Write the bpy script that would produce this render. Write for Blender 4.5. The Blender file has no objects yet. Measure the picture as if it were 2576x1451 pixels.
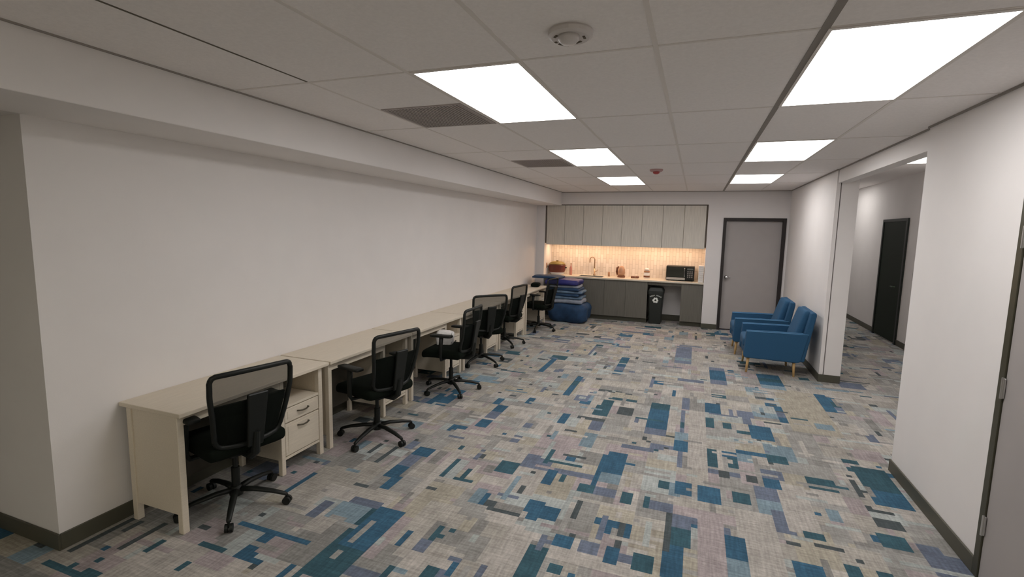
import bpy, bmesh, math, random
from mathutils import Vector, Matrix, Euler
R = math.radians
PI = math.pi
C = bpy.context.scene.collection
S = bpy.context.scene

# ------------------------------------------------------------------ materials
def new_mat(name):
    m = bpy.data.materials.new(name); m.use_nodes = True
    nt = m.node_tree; b = nt.nodes['Principled BSDF']
    return m, nt, b

def mat(name, col, rough=.6, metal=0., noise=.0, nscale=30., bump=0., bscale=200., stretch=None, spec=.5, coat=0.):
    m, nt, b = new_mat(name)
    b.inputs['Base Color'].default_value = (*col, 1)
    b.inputs['Roughness'].default_value = rough
    b.inputs['Metallic'].default_value = metal
    b.inputs['Specular IOR Level'].default_value = spec
    b.inputs['Coat Weight'].default_value = coat
    tc = nt.nodes.new('ShaderNodeTexCoord')
    mp = nt.nodes.new('ShaderNodeMapping')
    nt.links.new(tc.outputs['Object'], mp.inputs['Vector'])
    if stretch: mp.inputs['Scale'].default_value = stretch
    if noise > 0:
        n = nt.nodes.new('ShaderNodeTexNoise'); n.inputs['Scale'].default_value = nscale
        n.inputs['Detail'].default_value = 4
        nt.links.new(mp.outputs[0], n.inputs['Vector'])
        r = nt.nodes.new('ShaderNodeMapRange')
        r.inputs['From Min'].default_value = .3; r.inputs['From Max'].default_value = .7
        r.inputs['To Min'].default_value = 1 - noise; r.inputs['To Max'].default_value = 1 + noise
        nt.links.new(n.outputs['Fac'], r.inputs['Value'])
        mx = nt.nodes.new('ShaderNodeVectorMath'); mx.operation = 'SCALE'
        mx.inputs[0].default_value = col
        nt.links.new(r.outputs[0], mx.inputs['Scale'])
        nt.links.new(mx.outputs[0], b.inputs['Base Color'])
    if bump > 0:
        n2 = nt.nodes.new('ShaderNodeTexNoise'); n2.inputs['Scale'].default_value = bscale
        nt.links.new(tc.outputs['Object'], n2.inputs['Vector'])
        bp = nt.nodes.new('ShaderNodeBump'); bp.inputs['Strength'].default_value = bump
        bp.inputs['Distance'].default_value = .002
        nt.links.new(n2.outputs['Fac'], bp.inputs['Height'])
        nt.links.new(bp.outputs[0], b.inputs['Normal'])
    return m

def emit(name, col, k):
    m, nt, b = new_mat(name)
    b.inputs['Base Color'].default_value = (.8, .8, .8, 1)
    b.inputs['Emission Color'].default_value = (*col, 1)
    b.inputs['Emission Strength'].default_value = k
    return m

M = {}
M['wall'] = mat('wall_paint', (.775, .748, .735), .75, noise=.015, nscale=3, bump=.15, bscale=350)
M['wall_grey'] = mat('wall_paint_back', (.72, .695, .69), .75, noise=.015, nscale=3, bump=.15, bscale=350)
M['ceil'] = mat('ceiling_tile', (.87, .835, .82), .9, noise=.03, nscale=60, bump=.4, bscale=500)
M['tbar'] = mat('ceiling_bar', (.74, .70, .665), .7)
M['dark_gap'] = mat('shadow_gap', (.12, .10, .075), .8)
M['base'] = mat('baseboard_rubber', (.075, .072, .052), .5, noise=.06, nscale=8)
M['cream'] = mat('whitewashed_wood', (.67, .60, .49), .5, noise=.06, nscale=6, stretch=(25, 1.2, 25), bump=.1)
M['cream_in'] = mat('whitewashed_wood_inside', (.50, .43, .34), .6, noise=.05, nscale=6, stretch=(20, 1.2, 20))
M['hardboard_shade'] = mat('shaded_hardboard', (.075, .066, .05), .8, noise=.1, nscale=10)  # hardboard darkened to paint in the deep shade of the kneehole
M['pull'] = mat('dark_bronze', (.10, .085, .06), .4, metal=.7)
M['black'] = mat('black_plastic', (.006, .0075, .006), .5, spec=.35)
M['black_f'] = mat('black_fabric', (.004, .0065, .004), 1.0, spec=.15, noise=.2, nscale=200, bump=.3, bscale=600)
M['frame_dk'] = mat('dark_door_frame', (.016, .011, .010), .6)
M['frame_ol'] = mat('olive_door_frame', (.045, .042, .025), .4)
M['doorgrey'] = mat('grey_door_paint', (.36, .335, .325), .55, noise=.02, nscale=5)
M['steel'] = mat('brushed_steel', (.62, .61, .6), .3, metal=1.)
M['chrome'] = mat('chrome', (.75, .75, .75), .15, metal=1.)
M['up'] = mat('greige_woodgrain', (.63, .595, .53), .55, noise=.13, nscale=4, stretch=(28, 1, .8))
M['dk'] = mat('charcoal_woodgrain', (.135, .128, .108), .5, noise=.16, nscale=4, stretch=(30, 1, .8))
M['counter'] = mat('pale_stone_counter', (.66, .60, .50), .3, noise=.04, nscale=30)
M['white_pl'] = mat('white_plastic', (.72, .70, .68), .45)
M['det'] = mat('detector_plastic', (.62, .585, .57), .45)
M['vent'] = mat('grey_vent_metal', (.40, .355, .34), .6)
M['red_pl'] = mat('red_plastic', (.42, .07, .07), .4)
M['wood_leg'] = mat('honey_oak', (.62, .40, .17), .45, noise=.1, nscale=8, stretch=(10, 10, 1))
M['blue'] = mat('blue_upholstery', (.016, .080, .170), .85, noise=.10, nscale=120, bump=.4, bscale=700)
M['blue_pl'] = mat('violet_blue_fabric', (.02, .022, .16), .5, noise=.15, nscale=12, bump=.4, bscale=40)
M['navy'] = mat('navy_fabric', (.012, .045, .11), .75, noise=.25, nscale=10, bump=.5, bscale=60)
M['slate'] = mat('slate_blue_fabric', (.10, .16, .24), .85, noise=.2, nscale=14, bump=.5, bscale=60)
M['greyf'] = mat('pale_blue_fabric', (.24, .27, .33), .85, noise=.15, nscale=14, bump=.5, bscale=60)
M['bin'] = mat('bin_plastic', (.014, .017, .014), .55)
M['mark'] = mat('label_print', (.80, .82, .78), .6)
M['mark2'] = mat('label_print_dim', (.42, .44, .41), .6)
M['brown'] = mat('brown_ceramic', (.16, .055, .025), .35, noise=.1)
M['maroon'] = mat('maroon_enamel', (.13, .03, .022), .3, noise=.15, nscale=10)
M['olive'] = mat('olive_lid', (.20, .14, .025), .45)
M['pink'] = mat('rose_bottle', (.55, .24, .20), .3)
M['amber'] = mat('amber_glaze', (.42, .22, .12), .3)
M['glassdk'] = mat('dark_glass', (.02, .022, .018), .12, coat=.5)
M['green_dk'] = mat('dark_green_glass', (.001, .008, .0015), .5, spec=.15)
M['paper'] = mat('paper_white', (.72, .70, .68), .8, noise=.05)
M['light'] = emit('panel_light', (1.0, .968, .95), 5.0)
M['light_r'] = emit('panel_light_right', (1.0, .968, .95), 4.5)
M['light3'] = emit('panel_light_warm', (1.0, .95, .78), 8.0)
M['light2'] = emit('panel_light_corridor', (1.0, .965, .93), 3.4)
M['led'] = emit('warm_led', (1.0, .66, .41), 34.0)

# chair mesh: see-through woven net
def net_mat():
    m, nt, b = new_mat('chair_net')
    b.inputs['Base Color'].default_value = (.007, .009, .007, 1)
    b.inputs['Roughness'].default_value = .9; b.inputs['Specular IOR Level'].default_value = .1
    tr = nt.nodes.new('ShaderNodeBsdfTransparent')
    mx = nt.nodes.new('ShaderNodeMixShader')
    mx.inputs['Fac'].default_value = .66
    out = nt.nodes['Material Output']
    nt.links.new(tr.outputs[0], mx.inputs[1]); nt.links.new(b.outputs[0], mx.inputs[2])
    nt.links.new(mx.outputs[0], out.inputs['Surface'])
    return m
M['net'] = net_mat()

# backsplash tile: thin upright tiles with grout
def tile_mat():
    m, nt, b = new_mat('backsplash_tile')
    tc = nt.nodes.new('ShaderNodeTexCoord'); mp = nt.nodes.new('ShaderNodeMapping')
    mp.inputs['Rotation'].default_value = (R(90), 0, R(0))
    br = nt.nodes.new('ShaderNodeTexBrick')
    sx = nt.nodes.new('ShaderNodeSeparateXYZ'); cx = nt.nodes.new('ShaderNodeCombineXYZ')
    nt.links.new(tc.outputs['Object'], sx.inputs[0])
    nt.links.new(sx.outputs['Z'], cx.inputs['X']); nt.links.new(sx.outputs['X'], cx.inputs['Y'])
    nt.links.new(cx.outputs[0], br.inputs['Vector'])
    br.inputs['Color1'].default_value = (.74, .68, .62, 1); br.inputs['Color2'].default_value = (.64, .57, .50, 1)
    br.inputs['Mortar'].default_value = (.50, .44, .38, 1)
    br.inputs['Scale'].default_value = 1; br.inputs['Mortar Size'].default_value = .004
    br.inputs['Brick Width'].default_value = .20; br.inputs['Row Height'].default_value = .065
    nt.links.new(br.outputs['Color'], b.inputs['Base Color']); b.inputs['Roughness'].default_value = .3
    return m
M['tile'] = tile_mat()

# ------------------------------------------------------------------ mesh helpers
def obj(name, bm, m, parent=None, smooth=False, loc=None, rot=None):
    me = bpy.data.meshes.new(name)
    bmesh.ops.recalc_face_normals(bm, faces=bm.faces)
    bm.to_mesh(me); bm.free()
    me.materials.append(m if not isinstance(m, str) else M[m])
    if smooth:
        for p in me.polygons: p.use_smooth = True
    o = bpy.data.objects.new(name, me); C.objects.link(o)
    if parent: o.parent = parent
    if loc: o.location = loc
    if rot: o.rotation_euler = rot
    return o

def tag(o, label=None, cat=None, group=None, kind=None):
    if label: o['label'] = label
    if cat: o['category'] = cat
    if group: o['group'] = group
    if kind: o['kind'] = kind
    return o

def thing(name, label, cat, loc=(0, 0, 0), rotz=0, group=None):
    o = bpy.data.objects.new(name, None); C.objects.link(o)
    o.empty_display_size = .1
    o.location = loc; o.rotation_euler = (0, 0, rotz)
    return tag(o, label, cat, group)

def struct(name, bm, m, parent=None, **k):
    o = obj(name, bm, m, parent, **k)
    if parent is None: o['kind'] = 'structure'
    return o

def B():
    return bmesh.new()

def box(bm, x0, x1, y0, y1, z0, z1, bev=0, seg=2, mtx=None):
    r = bmesh.ops.create_cube(bm, size=1)
    vs = r['verts']
    for v in vs:
        v.co = Vector(((x0 + x1) / 2 + v.co.x * (x1 - x0), (y0 + y1) / 2 + v.co.y * (y1 - y0), (z0 + z1) / 2 + v.co.z * (z1 - z0)))
    if bev > 0:
        es = list({e for v in vs for e in v.link_edges})
        rr = bmesh.ops.bevel(bm, geom=es, offset=bev, segments=seg, affect='EDGES', profile=.5)
        vs = list({v for f in rr['faces'] for v in f.verts} | {v for v in vs if v.is_valid})
    if mtx is not None:
        for v in vs: v.co = mtx @ v.co
    return vs

def tube(bm, pts, r, seg=10, cap=True, flat=1.0):
    """tube along a poly line; r number or list"""
    n = len(pts); pts = [Vector(p) for p in pts]
    rs = r if isinstance(r, (list, tuple)) else [r] * n
    rings = []
    up = Vector((0, 0, 1))
    for i, p in enumerate(pts):
        if i == 0: d = pts[1] - p
        elif i == n - 1: d = p - pts[i - 1]
        else: d = (pts[i + 1] - p).normalized() + (p - pts[i - 1]).normalized()
        d.normalize()
        a = up if abs(d.dot(up)) < .95 else Vector((0, 1, 0))
        u = d.cross(a).normalized(); w = u.cross(d).normalized()
        rings.append([bm.verts.new(p + (u * math.cos(2 * PI * k / seg) + w * math.sin(2 * PI * k / seg) * flat) * rs[i]) for k in range(seg)])
    for a, b in zip(rings, rings[1:]):
        for k in range(seg):
            bm.faces.new((a[k], a[(k + 1) % seg], b[(k + 1) % seg], b[k]))
    if cap:
        bm.faces.new(rings[0]); bm.faces.new(rings[-1])
    return rings

def lathe(bm, prof, c=(0, 0, 0), seg=20, sx=1, sy=1):
    rings = []
    for (r, z) in prof:
        rings.append([bm.verts.new((c[0] + max(r, 1e-4) * math.cos(2 * PI * k / seg) * sx, c[1] + max(r, 1e-4) * math.sin(2 * PI * k / seg) * sy, c[2] + z)) for k in range(seg)])
    for a, b in zip(rings, rings[1:]):
        for k in range(seg):
            bm.faces.new((a[k], a[(k + 1) % seg], b[(k + 1) % seg], b[k]))
    bm.faces.new(rings[0]); bm.faces.new(rings[-1])

def prism(bm, poly, axis, a0, a1):
    """extrude 2D polygon along axis ('x': poly in (y,z); 'y': (x,z); 'z': (x,y))"""
    def P(p, t):
        return {'x': (t, p[0], p[1]), 'y': (p[0], t, p[1]), 'z': (p[0], p[1], t)}[axis]
    A = [bm.verts.new(P(p, a0)) for p in poly]; Bv = [bm.verts.new(P(p, a1)) for p in poly]
    n = len(poly)
    bm.faces.new(A); bm.faces.new(Bv)
    for k in range(n): bm.faces.new((A[k], A[(k + 1) % n], Bv[(k + 1) % n], Bv[k]))
    return A + Bv

def bevel_all(bm, off, seg=2):
    bmesh.ops.bevel(bm, geom=list(bm.edges), offset=off, segments=seg, affect='EDGES', profile=.5)

def cushion(bm, x0, x1, y0, y1, z0, z1, r, puff=0.0, n=8):
    """soft rounded block: superellipsoid-like box"""
    cx, cy, cz = (x0 + x1) / 2, (y0 + y1) / 2, (z0 + z1) / 2
    hx, hy, hz = (x1 - x0) / 2, (y1 - y0) / 2, (z1 - z0) / 2
    vd = {}
    def gv(i, j, k):
        key = (i, j, k)
        if key not in vd: vd[key] = bm.verts.new((-1 + 2 * i / n, -1 + 2 * j / n, -1 + 2 * k / n))
        return vd[key]
    for p in range(n):
        for q in range(n):
            for e in (0, n):
                bm.faces.new((gv(p, q, e), gv(p + 1, q, e), gv(p + 1, q + 1, e), gv(p, q + 1, e)))
                bm.faces.new((gv(p, e, q), gv(p + 1, e, q), gv(p + 1, e, q + 1), gv(p, e, q + 1)))
                bm.faces.new((gv(e, p, q), gv(e, p + 1, q), gv(e, p + 1, q + 1), gv(e, p, q + 1)))
    vs = list(vd.values())
    for v in vs:
        x, y, z = v.co
        # samples packed toward the edges, then rounded
        sp = lambda t_: math.sin(t_ * PI / 2)
        p = Vector((sp(x) * hx, sp(y) * hy, sp(z) * hz))
        q = Vector((max(-hx + r, min(hx - r, p.x)), max(-hy + r, min(hy - r, p.y)), max(-hz + r, min(hz - r, p.z))))
        d = p - q
        if d.length > 1e-9:
            # distance limited to r
            p = q + d.normalized() * r
        w = (1 - x * x) * (1 - y * y)
        p.z += puff * w * (1 if z > 0 else -.3) * (abs(z))
        v.co = Vector((cx, cy, cz)) + p
    return vs

def dup(root, loc, rotz, label=None, group=None):
    r = root.copy(); C.objects.link(r); r.location = loc; r.rotation_euler = (0, 0, rotz)
    if label: r['label'] = label
    if group: r['group'] = group
    for ch in list(root.children):
        c = ch.copy(); C.objects.link(c); c.parent = r
        for g in list(ch.children):
            d = g.copy(); C.objects.link(d); d.parent = c
    return r

# ------------------------------------------------------------------ dimensions (metres)
XL = -3.36      # left wall face
XS = -2.80      # soffit face
ZS = 2.455      # soffit underside
XR = 1.607      # right wall face
XF = 1.62       # right wall beyond the opening
YC = 1.594      # left wall corner
YB = 10.58      # back wall face
ZC = 2.743      # ceiling
ZH = 3.0        # corridor ceiling
XK0, XK1 = -3.17, .19   # kitchen recess
YN = 11.2       # recess back
XH = 3.45       # corridor wall

# ------------------------------------------------------------------ floor with the woven-plank carpet
def carpet():
    rnd = random.Random(11)
    c = .04
    x0, y0 = -7.0, -6.0
    nx, ny = int((XH + .1 - x0) / c), int((16 - y0) / c)
    PAL = {
        'be': (.360, .338, .305), 'gr': (.300, .293, .278), 'lg': (.355, .380, .370), 'pk': (.335, .292, .295),
        'tn': (.360, .332, .275), 'mg': (.245, .240, .228), 'b': (.042, .110, .175), 't': (.042, .098, .125),
        's': (.135, .160, .215), 'lb': (.190, .260, .305), 'd': (.070, .085, .090), 'pp': (.405, .380, .350)}
    keys = ['be', 'gr', 'lg', 'pk', 'tn', 'mg', 'b', 't', 's', 'lb', 'd', 'pp']
    wts = [22, 20, 8, 12, 12, 10, 3.6, 1.8, 3.0, 2.6, 1.6, 14]
    grid = [['gr'] * ny for _ in range(nx)]
    var = [[1.0] * ny for _ in range(nx)]
    def paint(ax, ay, bx, by, col, v=None):
        i0 = max(0, int(round((min(ax, bx) - x0) / c))); i1 = min(nx, max(i0 + 1, int(round((max(ax, bx) - x0) / c))))
        j0 = max(0, int(round((min(ay, by) - y0) / c))); j1 = min(ny, max(j0 + 1, int(round((max(ay, by) - y0) / c))))
        v = v or rnd.uniform(.91, 1.09)
        for i in range(i0, i1):
            for j in range(j0, j1):
                grid[i][j] = col; var[i][j] = v
    # planks 0.24 x 0.96 laid in alternating pairs of directions
    T = .96; pw = .24
    i = 0
    ty = y0
    while ty < 16:
        tx = x0; k = 0
        while tx < XH + .1:
            horiz = ((int(round((tx - x0) / T)) + int(round((ty - y0) / T))) % 2 == 0)
            for s in range(4):
                base = rnd.choices(keys, [20, 18, 4, 9, 9, 6, 2.6, 1, 2, 1.2, 0, 14])[0]
                off = rnd.choice([0, .12, .24, .36])
                # a plank: a run of blocks across its width and length
                u = 0.
                while u < T - 1e-6:
                    L = min(rnd.choice([.08, .12, .16, .2, .24, .32, .4]), T - u)
                    col = base if rnd.random() < .35 else rnd.choices(keys, wts)[0]
                    mode = rnd.random()
                    w0 = s * pw
                    def pr(u0, u1, a, b_, cc):
                        if horiz: paint(tx + u0, ty + a, tx + u1, ty + b_, cc)
                        else: paint(tx + a, ty + u0, tx + b_, ty + u1, cc)
                    pr(u, u + L, w0, w0 + pw, col)
                    if mode < .22:
                        pr(u, u + L, w0, w0 + .08, rnd.choices(keys, wts)[0])
                    elif mode < .36:
                        pr(u, u + L * rnd.choice([.4, .6]), w0 + .12, w0 + .16, rnd.choice(['t', 'd', 'b', 'mg', 'd']))
                    elif mode < .52:
                        pr(u, u + L, w0 + .12, w0 + pw, rnd.choices(keys, wts)[0])
                    elif mode < .60:
                        a = rnd.choice([0, .08, .16])
                        pr(u + .04, u + .08, w0 + a, w0 + a + .04, rnd.choice(['d', 't', 'mg']))
                    u += L
            tx += T
        ty += T
    def flecks(n, names, ws):
        for _ in range(n):
            fx, fy = rnd.uniform(XL, XH), rnd.uniform(1.0, 13)
            L = rnd.choice([.04, .08, .12, .16, .2, .28, .36]); w_ = .04 if rnd.random() < .8 else .08
            cc = rnd.choices(names, ws)[0]
            if rnd.random() < .62: paint(fx, fy, fx + L, fy + w_, cc)
            else: paint(fx, fy, fx + w_, fy + L, cc)
    flecks(1500, ['lg', 'pp', 'mg', 'gr', 's', 'd', 'lb', 'tn', 'pk'], [4, 5, 5, 3, 1.2, 1.6, 1, 2, 2])
    # the larger blocks that can be read off the floor (x0, y0, x1, y1, colour)
    for q in BLOCKS:
        ax, ay, bx, by, col = q
        if col in ('b', 't', 's') and abs(bx - ax) * abs(by - ay) > .03:
            paint(ax, ay, bx, by, col)
            # inner break-up
            horiz = abs(bx - ax) > abs(by - ay)
            L = abs(bx - ax) if horiz else abs(by - ay)
            m = max(1, int(L / .16))
            lo = min(ax, bx) if horiz else min(ay, by)
            for k in range(m):
                a, b_ = lo + L * k / m, lo + L * (k + 1) / m
                if rnd.random() < .28:
                    cc = rnd.choice(['t', 's', 'b', 'lb'])
                else: cc = col
                if horiz: paint(a, ay, b_, by, cc)
                else: paint(ax, a, bx, b_, cc)
        else:
            paint(ax, ay, bx, by, col)
    flecks(420, ['lg', 'pp', 'mg', 'gr', 'd', 't'], [4, 5, 4, 3, 1.2, .8])
    verts, faces, cols = [], [], []
    for i in range(nx):
        j = 0
        while j < ny:
            k = j + 1
            while k < ny and grid[i][k] == grid[i][j] and var[i][k] == var[i][j]: k += 1
            n = len(verts)
            X0, X1, Y0, Y1 = x0 + i * c, x0 + (i + 1) * c, y0 + j * c, y0 + k * c
            verts += [(X0, Y0, 0), (X1, Y0, 0), (X1, Y1, 0), (X0, Y1, 0)]
            faces.append((n, n + 1, n + 2, n + 3))
            cc = PAL[grid[i][j]]; v = var[i][j]
            cols.append((cc[0] * v, cc[1] * v, cc[2] * v, 1))
            j = k
    # slab underside so the floor has thickness
    n = len(verts); xe, ye = x0 + nx * c, y0 + ny * c
    verts += [(x0, y0, -.1), (xe, y0, -.1), (xe, ye, -.1), (x0, ye, -.1)]
    faces.append((n + 3, n + 2, n + 1, n)); cols.append((.2, .2, .2, 1))
    me = bpy.data.meshes.new('floor')
    me.from_pydata(verts, [], faces)
    at = me.color_attributes.new('weave', 'FLOAT_COLOR', 'CORNER')
    data = []
    for f, cc in zip(faces, cols): data += list(cc) * 4
    at.data.foreach_set('color', data)
    m, nt, b = new_mat('carpet')
    va = nt.nodes.new('ShaderNodeVertexColor'); va.layer_name = 'weave'
    tc = nt.nodes.new('ShaderNodeTexCoord')
    n1 = nt.nodes.new('ShaderNodeTexNoise'); n1.inputs['Scale'].default_value = 60; n1.inputs['Detail'].default_value = 5
    n2 = nt.nodes.new('ShaderNodeTexNoise'); n2.inputs['Scale'].default_value = 7; n2.inputs['Detail'].default_value = 3
    for n in (n1, n2): nt.links.new(tc.outputs['Object'], n.inputs['Vector'])
    add = nt.nodes.new('ShaderNodeMath'); add.operation = 'ADD'
    nt.links.new(n1.outputs['Fac'], add.inputs[0]); nt.links.new(n2.outputs['Fac'], add.inputs[1])
    mr = nt.nodes.new('ShaderNodeMapRange'); mr.inputs['From Min'].default_value = .6; mr.inputs['From Max'].default_value = 1.4
    mr.inputs['To Min'].default_value = .78; mr.inputs['To Max'].default_value = 1.22
    nt.links.new(add.outputs[0], mr.inputs['Value'])
    acc = mr.outputs[0]
    for scl in ((6, 70, 1), (70, 6, 1)):
        mp = nt.nodes.new('ShaderNodeMapping'); mp.inputs['Scale'].default_value = scl
        nt.links.new(tc.outputs['Object'], mp.inputs['Vector'])
        nn = nt.nodes.new('ShaderNodeTexNoise'); nn.inputs['Scale'].default_value = 1.0; nn.inputs['Detail'].default_value = 2
        nt.links.new(mp.outputs[0], nn.inputs['Vector'])
        m2 = nt.nodes.new('ShaderNodeMapRange'); m2.inputs['From Min'].default_value = .3; m2.inputs['From Max'].default_value = .7
        m2.inputs['To Min'].default_value = .86; m2.inputs['To Max'].default_value = 1.14
        nt.links.new(nn.outputs['Fac'], m2.inputs['Value'])
        ml = nt.nodes.new('ShaderNodeMath'); ml.operation = 'MULTIPLY'
        nt.links.new(acc, ml.inputs[0]); nt.links.new(m2.outputs[0], ml.inputs[1]); acc = ml.outputs[0]
    sc = nt.nodes.new('ShaderNodeVectorMath'); sc.operation = 'SCALE'
    nt.links.new(va.outputs['Color'], sc.inputs[0]); nt.links.new(acc, sc.inputs['Scale'])
    nt.links.new(sc.outputs[0], b.inputs['Base Color'])
    b.inputs['Roughness'].default_value = .95; b.inputs['Specular IOR Level'].default_value = .2
    bp = nt.nodes.new('ShaderNodeBump'); bp.inputs['Strength'].default_value = .5; bp.inputs['Distance'].default_value = .004
    n3 = nt.nodes.new('ShaderNodeTexNoise'); n3.inputs['Scale'].default_value = 400
    nt.links.new(tc.outputs['Object'], n3.inputs['Vector']); nt.links.new(n3.outputs['Fac'], bp.inputs['Height'])
    nt.links.new(bp.outputs[0], b.inputs['Normal'])
    me.materials.append(m)
    o = bpy.data.objects.new('floor', me); C.objects.link(o); o['kind'] = 'structure'
BLOCKS = [
(-1.85,2.86,-1.76,3.70,'pp'), (-1.71,2.19,-1.62,2.66,'pk'), (-0.99,2.31,-0.86,2.81,'pp'), (-1.70,3.21,-1.65,3.52,'lg'), (-1.09,3.81,-0.75,3.83,'lg'),
(-2.47,3.20,-2.46,3.54,'lg'), (-2.12,3.14,-2.15,3.59,'tn'), (-0.72,2.60,-0.21,2.71,'pp'), (-0.73,3.27,-0.29,3.32,'pp'), (-1.37,4.60,-1.09,4.33,'pp'),
(-2.16,2.89,-2.02,3.61,'b'), (-1.94,2.22,-1.73,2.67,'b'), (-1.87,2.28,-1.84,2.51,'gr'), (-1.84,2.68,-1.86,2.84,'tn'), (-1.44,2.50,-1.40,2.66,'t'),
(-1.76,3.22,-1.73,3.50,'t'), (-1.59,3.21,-1.57,3.40,'t'), (-1.94,4.20,-1.81,4.83,'b'), (-1.38,3.43,-1.26,3.62,'t'), (-1.02,3.41,-0.91,3.63,'b'),
(-0.87,3.48,-0.85,3.61,'t'), (-1.01,2.93,-0.89,3.15,'b'), (-0.88,2.95,-0.77,3.12,'b'), (-1.39,2.95,-1.30,3.15,'lb'), (-1.33,2.98,-1.29,3.13,'b'),
(-0.73,3.40,-0.60,3.53,'t'), (-0.58,3.41,-0.43,3.54,'s'), (-0.40,3.36,-0.31,3.50,'b'), (-0.60,3.74,-0.44,4.16,'b'), (-0.64,3.53,-0.65,4.07,'b'),
(-0.58,3.58,-0.44,3.78,'lb'), (-0.84,2.37,-0.73,2.68,'b'), (-0.81,2.66,-0.77,2.83,'s'), (-0.73,2.73,-0.59,2.85,'b'), (-0.55,2.71,-0.42,2.86,'s'),
(-0.39,2.72,-0.32,2.82,'b'), (-0.31,2.73,-0.22,2.82,'s'), (-0.68,2.50,-0.58,2.56,'t'), (-0.57,2.49,-0.51,2.54,'b'), (-1.21,2.22,-1.18,2.38,'b'),
(-1.04,2.29,-1.02,2.40,'s'), (-1.53,2.09,-1.50,2.19,'t'), (-0.87,4.16,-0.77,4.47,'t'), (-0.88,4.54,-0.77,4.83,'s'), (-1.20,4.61,-1.12,4.86,'b'),
(-1.18,4.20,-1.11,4.41,'lb'), (-1.47,4.32,-1.42,4.48,'s'), (-1.66,3.57,-1.59,3.83,'s'), (-2.27,3.51,-2.21,3.70,'s'), (-2.36,3.20,-2.34,3.51,'d'),
(-2.53,3.33,-2.49,3.51,'d'), (-1.23,2.93,-1.01,2.94,'d'), (-1.10,3.80,-0.77,3.78,'t'), (-0.97,3.96,-0.78,3.94,'d'), (-0.17,4.80,-0.09,5.46,'pp'),
(0.05,4.12,0.22,5.52,'pp'), (-0.36,4.67,-0.17,5.59,'b'), (-0.05,4.08,0.02,5.47,'s'), (-0.07,4.42,0.03,4.84,'b'), (0.22,5.08,0.26,5.38,'t'),
(0.21,4.21,0.27,4.56,'t'), (0.36,5.11,0.42,5.30,'t'), (0.37,4.26,0.42,4.45,'t'), (-0.05,3.63,0.09,3.84,'b'), (0.12,3.59,0.28,3.82,'b'),
(-0.15,3.70,-0.07,3.79,'t'), (0.36,3.59,0.49,3.83,'b'), (0.54,3.59,0.73,3.99,'s'), (0.60,3.41,0.73,3.69,'s'), (0.70,3.42,0.87,4.12,'pp'),
(0.38,2.86,0.58,3.58,'pp'), (0.29,3.05,0.41,3.24,'b'), (0.29,2.96,0.40,3.07,'b'), (0.28,2.82,0.40,2.99,'lb'), (-0.04,2.99,0.09,3.38,'s'),
(-0.03,2.90,0.06,3.01,'b'), (-0.07,2.69,0.06,2.95,'b'), (-0.07,2.91,-0.06,3.41,'d'), (0.13,2.76,0.29,3.08,'pk'), (0.13,3.03,0.29,3.46,'pk'),
(-0.40,2.70,-0.32,2.84,'b'), (-0.23,2.70,-0.13,2.83,'t'), (-0.40,3.36,-0.32,3.50,'t'), (-0.24,3.35,-0.19,3.50,'t'), (-0.18,3.36,-0.05,3.48,'s'),
(0.65,2.97,0.80,3.14,'b'), (0.76,3.39,0.88,3.49,'t'), (1.33,4.04,1.56,4.35,'t'), (1.34,4.44,1.57,4.69,'t'), (1.32,4.27,1.58,4.54,'s'),
(0.91,5.51,1.19,6.06,'b'), (1.28,6.10,1.64,6.66,'b'), (0.60,4.96,0.81,5.33,'b'), (0.92,4.12,1.12,4.31,'t'), (0.58,4.00,0.71,4.22,'b'),
(1.21,3.49,1.36,3.62,'t'), (0.69,4.48,0.85,4.63,'t'), (0.62,4.16,0.78,4.34,'s'), (1.23,3.93,1.42,4.02,'d'), (1.22,3.72,1.41,3.84,'d'),
(0.47,4.04,0.56,4.16,'d'), (0.30,4.05,0.37,4.17,'d'), (-0.57,6.10,-0.45,6.75,'pp'), (-1.21,5.51,-1.12,6.09,'pp'), (-1.91,6.23,-1.85,7.00,'b'),
(-1.36,5.44,-1.29,6.24,'b'), (-0.96,6.58,-0.83,7.51,'b'), (0.27,6.66,0.48,7.47,'b'), (-0.19,7.53,0.04,8.69,'s'), (-1.48,7.42,-1.44,8.08,'s'),
(-1.20,5.31,-1.04,5.50,'t'), (-0.87,5.30,-0.75,5.47,'t'), (0.18,5.54,0.36,5.84,'b'), (-0.43,6.16,-0.41,6.56,'s'), (-0.92,4.96,-0.81,5.11,'t'),
(-1.67,4.99,-1.59,5.21,'b'), (-2.01,4.84,-1.93,5.03,'b'), (-1.66,5.43,-1.61,5.63,'s'), (0.88,6.71,1.18,7.39,'b'), (1.30,6.07,1.58,6.73,'b'),
(1.84,7.17,2.13,7.44,'s'), (1.02,5.32,1.45,6.72,'tn'), (1.23,5.47,1.41,5.64,'b'), (-2.63,2.14,-2.06,2.16,'b'), (-2.68,1.91,-2.48,1.94,'t'),
(-2.31,2.41,-2.25,2.59,'s'), (-2.05,1.89,-1.99,2.00,'b'), (-3.30,1.58,-3.33,1.97,'d'), (-3.07,1.73,-3.03,2.01,'d'), (-2.90,1.76,-2.87,1.92,'t'),
(-3.33,1.48,-3.06,1.47,'t'), (-2.64,2.55,-2.67,2.87,'b'), (-3.07,1.58,-3.05,1.63,'t'), (-2.25,1.89,-2.22,1.93,'d'), (-2.60,1.73,-2.56,1.79,'t'),
(-2.33,1.98,-2.15,2.17,'pk'), (-2.24,2.27,-2.09,2.43,'pp')
]
carpet()

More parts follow.
